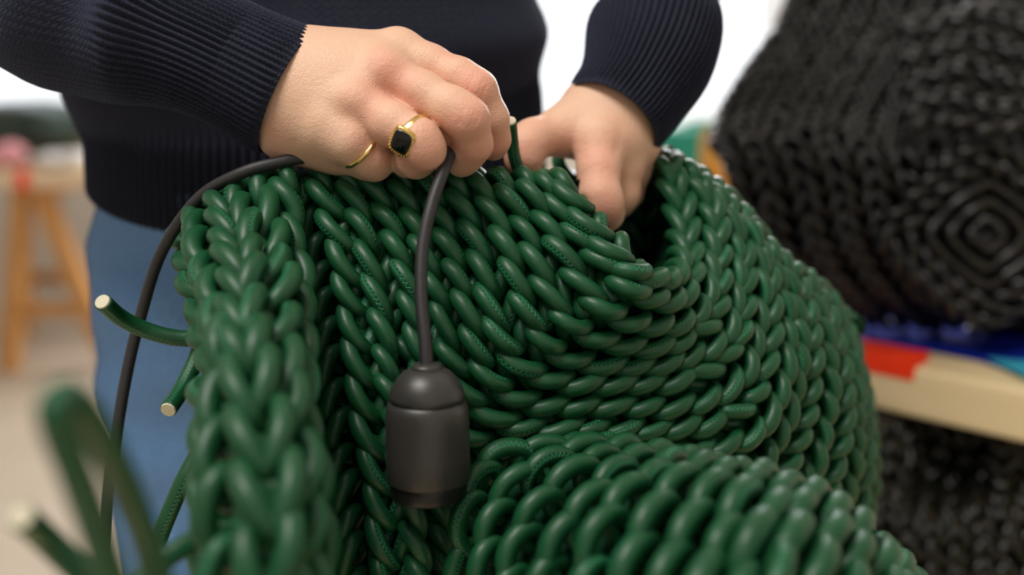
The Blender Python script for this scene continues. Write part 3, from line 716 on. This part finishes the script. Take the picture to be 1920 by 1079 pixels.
for i in range(len(R_) - 1):
    for j in range(m_): uv += [(j / 6, zs[i] / .0036), ((j + 1) / 6, zs[i] / .0036), ((j + 1) / 6, zs[i + 1] / .0036), (j / 6, zs[i + 1] / .0036)]
sweater = obj('sweater', v, f, M['wool'], pers, uv); sweater['label'] = 'navy wool sweater with a deep ribbed hem'
rib_sleeve([(545,176,.485),(470,138,.484),(390,100,.485),(290,62,.492),(170,28,.502),(-40,-75,.53),(-340,-215,.58),(-150,-560,.64),(230,-900,.70)],
           [33, 30.5, 30.5, 35, 42, 48, 52, 54, 60], .078, 62, 'sleeve', folds=[(.084, .013, .010, 1.2, 1.0), (.108, .009, -.008, 1.5, 1.0), (.128, .012, .010, 1.8, .8), (.155, .012, -.007, 1.8, .8)], label='sleeve of the arm on the left, ribbed cuff pushed back')
rib_sleeve([(1146,226,.548),(1185,172,.556),(1215,110,.565),(1228,50,.575),(1232,-20,.585),(1290,-160,.61),(1360,-320,.66),(1200,-620,.70),(960,-900,.72)],
           [29, 31, 36, 36, 31, 40, 46, 52, 58], .07, 62, 'sleeve', folds=[(.07, .014, .003, 0, .4)], label='sleeve of the arm on the right with narrow ribs')
def jean_rings():
    th_ = np.linspace(0, 2 * math.pi, 160, endpoint=False); zs = np.linspace(1.12, .80, 50); R_ = []
    for z in zs:
        a0 = np.interp(z, [.80, .88, .93, 1.0, 1.06, 1.12], [.150, .152, .157, .153, .146, .14]); b0 = np.interp(z, [.80, .95, 1.12], [.10, .108, .10])
        w_ = .0022 * np.sin(z * 60 + 3 * th_) + .0015 * np.sin(z * 110 - 5 * th_)
        R_.append(np.stack([TX + (a0 + w_) * np.cos(th_), TY + (b0 + w_) * np.sin(th_), np.full(160, z)], 1))
    return np.array(R_)
R_ = jean_rings(); v, f, _ = ring_loft(R_)
uv = np.array([[math.atan2(v[i][1] - TY, v[i][0] - TX) * .13, v[i][2]] for ff in f for i in ff])
jeans = obj('jeans', v, f, M['denim'], pers, uv); jeans['label'] = 'mid blue denim jeans'
for s_ in (-1, 1):
    cx = TX + s_ * .075; rings = []
    for z in np.linspace(.84, .06, 30):
        rr = np.interp(z, [.06, .45, .82], [.055, .062, .078]); sh = np.interp(z, [.06, .84], [.02 * s_, 0])
        rings.append([(cx + sh + rr * math.cos(t), TY + rr * 1.1 * math.sin(t), z) for t in np.linspace(0, 2 * math.pi, 60, endpoint=False)])
    v, f, _ = ring_loft(rings); uv = np.array([[math.atan2(v[i][1] - TY, v[i][0] - cx) * .07, v[i][2]] for ff in f for i in ff])
    obj('trouser_leg', v, f, M['denim'], jeans, uv)
    rings = []
    for k, (y, w_, h_) in enumerate([(.09, .022, .03), (.08, .036, .07), (.02, .042, .09), (-.06, .044, .065), (-.13, .044, .045), (-.165, .03, .03)]):
        rings.append([(cx + s_ * .02 + w_ * math.cos(t), TY + y, h_ / 2 + h_ / 2 * math.sin(t)) for t in np.linspace(0, 2 * math.pi, 24, endpoint=False)])
    v, f, _ = ring_loft(rings); obj('shoe', v, f, M['shoe'], pers)
zz = np.linspace(1.10, .80, 40)
sc_ = []
for z in zz:
    i = int(np.clip(round((1.12 - z) / .32 * 49), 0, 49)); sc_.append(R_[i][int(160 * .535)] if False else R_[i][86])
v, f, u = sweep(np.array(sc_), .0022, 8); obj('side_seam', v, f, M['denim_seam'], jeans)
rebase(pers)
for o in list(sweater.children) + list(jeans.children) + list(body.children): o.matrix_parent_inverse = Matrix.Identity(4)

# ------------------------------------------------------------------ rings on the fingers
def ring_obj(name, label, c, axis, R_, minor, face=None, part='band'):
    axis = norm(np.array(axis, float)); a = norm(np.cross(axis, [0.1, .2, 1])); b_ = np.cross(axis, a); n = 64; V = []; F = []
    th_ = np.linspace(0, 2 * math.pi, n, endpoint=False); t = thing(name, label, 'ring', c)
    for q in th_:
        rd = a * math.cos(q) + b_ * math.sin(q); w = minor[0]; tk = minor[1]
        if face is not None:
            al = max(0, rd @ face); w = minor[0] * (1 + 1.6 * al ** 2.5); tk = minor[1] * (1 + .6 * al ** 2)
        for s_ in np.linspace(0, 2 * math.pi, 12, endpoint=False):
            V.append(c + rd * (R_ + tk * math.cos(s_)) + axis * w * math.sin(s_))
    for i in range(n):
        for j in range(12): F.append((i * 12 + j, i * 12 + (j + 1) % 12, ((i + 1) % n) * 12 + (j + 1) % 12, ((i + 1) % n) * 12 + j))
    obj(part, V, F, M['gold'], t); return t
c = P(764, 250, .4535); ax = P(785,262,.453) - P(735,232,.455); ax = norm(ax)
fc = norm(P(777, 277, .4435) - P(764, 250, .4535)); fc = norm(fc - ax * (fc @ ax))
t = ring_obj('signet_ring', 'gold signet ring with a square black stone on the ring finger', c + ax * .003, ax, .0104, (.0017, .0009), fc)
side = np.cross(ax, fc); ce = c + ax * .003 + fc * .0107
def cushion(w, l, z0, z1, n=48, p=4.0, taper=.85):
    V = []; prof = [(0.9, z0), (1, z0 + (z1 - z0) * .3), (1, z0 + (z1 - z0) * .7), (taper, z1)]
    for s_, z in prof:
        for q in np.linspace(0, 2 * math.pi, n, endpoint=False):
            cq, sq = math.cos(q), math.sin(q); r_ = (abs(cq) ** p + abs(sq) ** p) ** (-1 / p)
            V.append(ce + side * w * s_ * r_ * cq + ax * l * s_ * r_ * sq + fc * z)
    F = []
    for i in range(3):
        for j in range(n): F.append((i * n + j, i * n + (j + 1) % n, (i + 1) * n + (j + 1) % n, (i + 1) * n + j))
    F.append(tuple(range(n))[::-1]); F.append(tuple(3 * n + k for k in range(n))); return V, F
v, f = cushion(.0064, .0058, -.0012, .0014); obj('bezel', v, f, M['gold'], t)
v, f = cushion(.0050, .0045, .0010, .0020, taper=.8); o = obj('stone', v, f, M['onyx'], t); o['label'] = 'black square stone'
for k in range(28):
    q = 2 * math.pi * k / 28; cq, sq = math.cos(q), math.sin(q); r_ = (abs(cq) ** 4 + abs(sq) ** 4) ** (-1 / 4.)
    p_ = ce + side * .0059 * r_ * cq + ax * .0053 * r_ * sq + fc * .0013
    bm = bmesh.new(); bmesh.ops.create_icosphere(bm, subdivisions=1, radius=.00045); me = bpy.data.meshes.new('bead'); bm.to_mesh(me); bm.free(); me.materials.append(M['gold'])
    o = bpy.data.objects.new('bead', me); COL.objects.link(o); o.parent = t; o.location = p_
rebase(t)
c = P(677, 283, .4632); ax = norm(P(700,306,.468) - P(656,264,.461))
t = ring_obj('gold_ring', 'plain thin gold band on the little finger', c, ax, .0096, (.0011, .0010)); rebase(t)

# ------------------------------------------------------------------ cable and lamp holder
lamp = thing('pendant_cable', 'dark cable looping over the knit with a matt black bulb holder hanging from it', 'lamp', P(800, 950, .425))
CB = [(185,1180,.49),(200,950,.50),(216,830,.50),(238,700,.50),(262,600,.498),(302,475,.49),(370,375,.478),(450,326,.470),(530,303,.472),(600,294,.478),(660,303,.485),(730,308,.485),(800,298,.478),(842,286,.468),(832,318,.453),(808,390,.445),(792,470,.440),(790,560,.435),(797,640,.431),(800,700,.429)]
c = curve(CB, 260); v, f, u = sweep(c, .0029, 16); obj('cable', v, f, M['cable'], lamp, u)
base = P(800, 688, .429); axv = norm(np.array([0.0, -.06, -1.0])); 
def place_lathe(name, prof, m, ns=64):
    v, f, u = lathe(prof, ns); z = -axv; x = norm(np.cross([0, 1, 0], z)); y = np.cross(z, x); V = base + v[:, :1] * x + v[:, 1:2] * y + v[:, 2:3] * z
    return obj(name, V, f, m, lamp)
mm = lambda L_: [(a / 1000, b / 1000) for a, b in L_]
place_lathe('cable_gland', mm([(3.2, 1.5), (6.0, 1.0), (6.6, 0), (6.6, -2.5), (5, -3)]), M['bakelite'])
place_lathe('cap', mm([(5.5, -0.6), (7.5, -1), (10.5, -2.5), (13.4, -5.5), (15.4, -9), (16.3, -12.2), (16.4, -14.2), (15.8, -14.6)]), M['bakelite'])
place_lathe('holder_body', mm([(15.6, -14.4), (16.2, -15.1), (17.2, -16), (17.9, -19), (18.2, -25), (18.3, -40), (18.3, -49.5), (17.9, -50.4), (16.4, -50.8)]), M['bakelite'])
place_lathe('skirt_ring', mm([(16.5, -50.2), (16.8, -51), (16.8, -57), (16.2, -58), (14.6, -58), (14.3, -52)]), M['blackplastic'])
rebase(lamp)

# ------------------------------------------------------------------ right: table with a black knit
Z1 = 0.885
A_, B_ = PZ(1560, 660, Z1), PZ(1930, 735, Z1); ex = norm(B_ - A_); ey = np.array([-ex[1], ex[0], 0]); ez = np.array([0, 0, 1.0]); ln = np.linalg.norm(B_ - A_)
tb = thing('work_table', 'birch plywood work table at the right, blue cloth and black knit on it', 'table', (A_[0], A_[1], 0))
v, f, _ = box((-.12, 0, -.045), (ln + .9, .8, 0), A_, (ex, ey, ez)); bevel(obj('table_top', v, f, M['birch'], tb, smooth=False))
for (x, y) in ((.0, .1), (ln + .75, .1), (.0, .72), (ln + .75, .72)):
    o0 = A_.copy(); v, f, _ = box((x, y, -Z1), (x + .05, y + .05, -.045), o0, (ex, ey, ez)); bevel(obj('leg', v, f, M['birch'], tb, smooth=False))
v, f, _ = box((-.04, .16, -.60), (ln + .85, .76, -.575), A_, (ex, ey, ez)); bevel(obj('shelf', v, f, M['birch'], tb, smooth=False))
rebase(tb)
def cloth(name, label, cat, poly, z, th_, m, drop=0):
    """cloth lying on the table, outline in table coordinates, small waves and thickness"""
    n = len(poly); c0 = np.mean(poly, axis=0); V = []; F = []
    K = 6
    for k in range(K + 1):
        for q in range(n * 6):
            a = np.array(poly[(q // 6) % n]); b_ = np.array(poly[(q // 6 + 1) % n]); p_ = a + (b_ - a) * (q % 6) / 6; p_ = c0 + (p_ - c0) * k / K
            zz_ = z + .0015 * math.sin(p_[0] * 60) * math.cos(p_[1] * 50)
            V.append(A_ + ex * p_[0] + ey * p_[1] + ez * zz_)
    N_ = n * 6
    for k in range(K):
        for q in range(N_): F.append((k * N_ + q, k * N_ + (q + 1) % N_, (k + 1) * N_ + (q + 1) % N_, (k + 1) * N_ + q))
    o = obj(name, V, F, m); s = o.modifiers.new('thick', 'SOLIDIFY'); s.thickness = th_; s.offset = 1; tag(o, label, cat); return o
def tc2(px, py, z=Z1): p_ = PZ(px, py, z) - A_; return (p_ @ ex, p_ @ ey)
cloth('blue_cloth', 'deep blue cloth spread on the work table under the black knit', 'cloth', [tc2(1560,640), tc2(1740,662), tc2(1840,680), tc2(1940,715), tc2(2300,700), tc2(2200,540), tc2(1560,540)], .004, .003, M['blue'])
cloth('cyan_cloth', 'small cyan cloth at the table edge beside the blue cloth', 'cloth', [tc2(1850,682), tc2(1930,722), tc2(1990,720), tc2(1935,690)], .007, .002, M['cyan'])
rt = []
v, f, _ = box((tc2(1600, 650)[0], -.002, -.012), (tc2(1735, 680)[0], .035, .008), A_, (ex, ey, ez)); o = obj('red_tape', v, f, M['red'], smooth=False); bevel(o, .002); tag(o, 'strip of red tape folded over the birch table edge', 'tape')

bk = thing('black_knit', 'large mound of black knitted cord on the work table', 'knitting', P(1700, 640, .95))
out = []
KD = .7
def grid(rows, d): return Patch([[(x, y, dd * KD) for (x, y, dd) in r] for r in rows])
# sloping upper face, behind the ridge
rows = []
for i in range(15):
    x = i * 48; rows.append([(1500 + x, -60, 1.52 - .003 * i), (1470 + x * 1.02, 40, 1.46), (1415 + x * 1.02, 120, 1.41), (1365 + x * 1.03, 200, 1.36 ), (1345 + x * 1.03, 262, 1.30)])
pk1 = grid(rows, 0)
for i in np.arange(0, 14.01, .6): column(pk1, min(i, 13.999), 1 if int(i / .6) % 2 else -1, R0 * 1.05, 4.0, out=out, ns=8, nl=12, jitter=.3)
black_sheets = [lining(pk1, .011)]
rows = []
for i in range(15):
    x = i * 48; rows.append([(1345 + x * 1.03, 262, 1.30), (1372 + x, 300, 1.275), (1388 + x, 360, 1.27), (1400 + x, 430, 1.275), (1430 + x, 490, 1.29), (1480 + x, 545 + i * 3, 1.33), (1530 + x, 592 + i * 5, 1.39)])
pk2 = grid(rows, 0)
for k, i in enumerate(np.arange(0, 14.01, .7)): column(pk2, min(i, 13.999), 1 if k % 2 else -1, R0 * 1.15, 4.2, out=out, ns=10, nl=14, jitter=.25)
black_sheets.append(lining(pk2, .011))
# left edge turned back
black_sheets.append(lining(grid([[(x + 60 * k, y + 20 * k, d + .14 * k) for x, y, d in rows_] for k in (1, 0) for rows_ in [[(1500,-60,1.52),(1470,40,1.46),(1415,120,1.41),(1365,200,1.36),(1345,262,1.30),(1372,300,1.275),(1388,360,1.27),(1400,430,1.275),(1430,490,1.29),(1480,545,1.33),(1530,592,1.39)]]], 0), .006))
# diamond swirl
for k, rad in enumerate((28, 62, 96, 130, 166)):
    pts = []
    for q in np.linspace(0, 2 * math.pi, 21):
        cq, sq = math.cos(q), math.sin(q); r_ = rad * (abs(cq) ** 1.25 + abs(sq) ** 1.25) ** (-1 / 1.25); pts.append((1852 + r_ * cq * 1.15, 440 + r_ * sq, (1.235 + .006 * k) * KD))
    if k < 3:
        c = curve(pts, 90); 
        for a0 in range(0, 90, 18 if k else 30):
            seg = c[a0:a0 + (19 if k else 31)]
            if len(seg) > 4: V, F, UV = sweep(seg + np.array([0, 0.004, 0]) * np.linspace(-1, 1, len(seg))[:, None] ** 2, R0 * 1.15, 10); out.append((V, F, UV, seg[len(seg) // 2], R0 * 1.9))
    else:
        pr = Patch([[(1852 + (x - 1852) * s_, 440 + (y - 440) * s_, d) for x, y, d in pts] for s_ in (.95, 1.0, 1.05)])
        column(pr, 1.0, 1, R0 * 1.15, 4.6, out=out, ns=10, nl=14)
for (x, y) in ((1832, 425), (1862, 420), (1850, 448), (1874, 436), (1838, 455)):
    c = curve([(x - 6, y - 6, .875), (x, y, .86), (x + 8, y + 4, .875)], 8); V, F, UV = sweep(c, R0 * 1.05, 8); out.append((V, F, UV, c[4], R0 * 1.15))
# horizontal swirls at the upper right
for j in range(9):
    row = [(1700 + 30 * i, 20 + 26 * j + 10 * math.sin(i * .9 + j * .4) + (i - 4) ** 2 * .9, (1.36 - .012 * j - .004 * i) * KD) for i in range(10)]
    pr = Patch([[(x, y + s_, d) for x, y, d in row] for s_ in (-10, 0, 10)])
    column(pr, 1.0, 1 if j % 2 else -1, R0 * 1.10, 4.6, out=out, ns=10, nl=14, jitter=.25)
place_stitches(out, bk, M['black'], 300, 'stitch', 'stitch_mass')
v, f, u = merge(black_sheets); obj('added_backing', v, f, M['black_backing'], bk, u); rebase(bk)  # added sheets keep the gaps between the black loops dark

b2 = thing('dark_knit', 'dark glossy knit bundle on the shelf under the birch table edge', 'knitting', P(1800, 1300, .84))
out = []
rows = [[(1590 + 45 * i, 750 + i * 6, 1.36), (1585 + 45 * i, 765 + 6 * i, 1.31), (1590 + 45 * i, 800 + 6 * i, 1.26 + (.06 if 2 < i < 6 else 0)), (1590 + 46 * i, 900, 1.25 + (.06 if 2 < i < 6 else 0)), (1580 + 46 * i, 980, 1.2), (1570 + 47 * i, 1080, 1.19), (1570 + 47 * i, 1200, 1.19)] for i in range(10)]
pk3 = grid(rows, 0)
for k, i in enumerate(np.arange(0, 9.01, .5)): column(pk3, min(i, 8.999), 1 if k % 2 else -1, R0 * 1.1, 4.0, out=out, ns=8, nl=12, jitter=.35)
place_stitches(out, b2, M['bottle_green'], 300, 'stitch', 'stitch_mass')
v, f, u = lining(pk3, .010); obj('added_backing', v, f, M['bottle_green'], b2, u); rebase(b2)  # added sheet closing the gaps behind the loops

# things behind the black knit: teal and orange bundles
def bundle(name, label, cat, c, rx, ry, rz, m, seed=0, tilt=0):
    r2 = np.random.default_rng(seed); bm = bmesh.new(); bmesh.ops.create_icosphere(bm, subdivisions=4, radius=1)
    ph_ = r2.uniform(0, 6, 6)
    for v in bm.verts:
        p_ = v.co.copy(); k = 1 + .08 * math.sin(4 * p_.x + ph_[0] + 3 * p_.z) + .07 * math.sin(5 * p_.y + ph_[1] + 4 * p_.x) + .05 * math.sin(9 * p_.z + ph_[2])
        v.co = Vector((p_.x * rx * k, p_.y * ry * k, p_.z * rz * k))
    me = bpy.data.meshes.new(name); bm.to_mesh(me); bm.free(); me.materials.append(m); me.polygons.foreach_set('use_smooth', [True] * len(me.polygons))
    o = bpy.data.objects.new(name, me); COL.objects.link(o); o.location = tuple(c); o.rotation_euler = (0, tilt, 0); tag(o, label, cat); return o
o = bundle('teal_bundle', 'soft teal fabric bundle behind the black knit', 'fabric', P(1285, 312, 2.4), .115, .08, .105, M['teal'], 1)
bundle('orange_bundle', 'orange fabric roll beside the teal bundle', 'fabric', P(1376, 345, 2.1), .065, .06, .125, M['orange'], 2, -.3)
# far stand carrying them
st = thing('side_table', 'low side table hidden behind the green knit', 'table', (P(1320, 400, 2.4)[0], P(1320, 400, 2.4)[1], 0))
zt = P(1290, 305, 2.4)[2] - .135; cx_, cy_ = P(1320, 400, 2.4)[0], P(1320, 400, 2.4)[1]
v, f, _ = box((cx_ - .22, cy_ - .42, zt - .03), (cx_ + .2, cy_ + .25, zt)); obj('table_top', v, f, M['birch'], st, smooth=False)
for sx_ in (-.2, .16):
    for sy_ in (-.4, .2): v, f, _ = box((cx_ + sx_, cy_ + sy_, 0), (cx_ + sx_ + .03, cy_ + sy_ + .03, zt - .03)); obj('leg', v, f, M['birch'], st, smooth=False)
rebase(st)
# table under the green work, below the frame
gt = thing('bench', 'plain bench carrying the green knit', 'table', (0.1, .38, 0))
v, f, _ = box((-.35, .12, .72), (.55, .54, .75)); bevel(obj('bench_top', v, f, M['birch'], gt, smooth=False))
for x_ in (-.33, .49):
    for y_ in (.14, .48): v, f, _ = box((x_, y_, 0), (x_ + .04, y_ + .04, .72)); obj('leg', v, f, M['birch'], gt, smooth=False)
rebase(gt)

# ------------------------------------------------------------------ left: trestle table in the distance
y0 = 3.5; ZT = .76
tt = thing('trestle_table', 'pale table top on orange pine trestles far behind at the left', 'table', (-1.9, y0, 0))
v, f, _ = box((-3.3, y0, ZT - .06), (-1.25, y0 + .75, ZT)); bevel(obj('table_top', v, f, M['top'], tt, smooth=False))
def beam(a, b, w, name='leg'):
    a, b = np.array(a, float), np.array(b, float); v, f, u = sweep([a, b], w, 4, seam_dir=(1, 1, 0)); return obj(name, v, f, M['pine'], tt, smooth=False)
def trestle(px_top, px_a, px_b, y):
    xt = P(px_top, 400, y / math.cos(PITCH))[0]; xa = P(px_a, 650, y)[0]; xb = P(px_b, 650, y)[0]
    beam((xt - .03, y, ZT - .07), (xa, y, 0), .042); beam((xt + .03, y, ZT - .07), (xb, y, 0), .042); beam((xa * .68 + xt * .32, y, .24), (xb * .68 + xt * .32, y, .24), .03, 'crossbar')
trestle(78, -25, 182, y0 + .08); trestle(80, 10, 150, y0 + .62)
beam((P(78, 400, 3.6)[0], y0 + .05, ZT - .08), (P(78, 400, 3.6)[0], y0 + .65, ZT - .08), .035, 'rail')
rebase(tt)
bundle('dark_green_heap', 'heap of dark green cord on the far trestle table', 'cord', (-1.88, y0 + .40, ZT + .128), .30, .18, .105, M['darkgreen'], 5)
bundle('white_cloth', 'crumpled white cloth near the edge of the trestle table', 'cloth', (-1.62, y0 + .13, ZT + .034), .10, .08, .028, M['white'], 6)
bundle('pale_box_cloth', 'pale pink cloth at the left on the trestle table', 'cloth', (-1.83, y0 + .12, ZT + .05), .07, .07, .04, M['pink'], 7)
v, f, _ = box((P(30, 330, 3.5)[0], y0 - .006, ZT - .062), (P(52, 330, 3.5)[0], y0 + .05, ZT + .002)); o = obj('red_tape', v, f, M['red'], smooth=False); bevel(o, .002); tag(o, 'small red tape strip on the edge of the trestle table', 'tape')
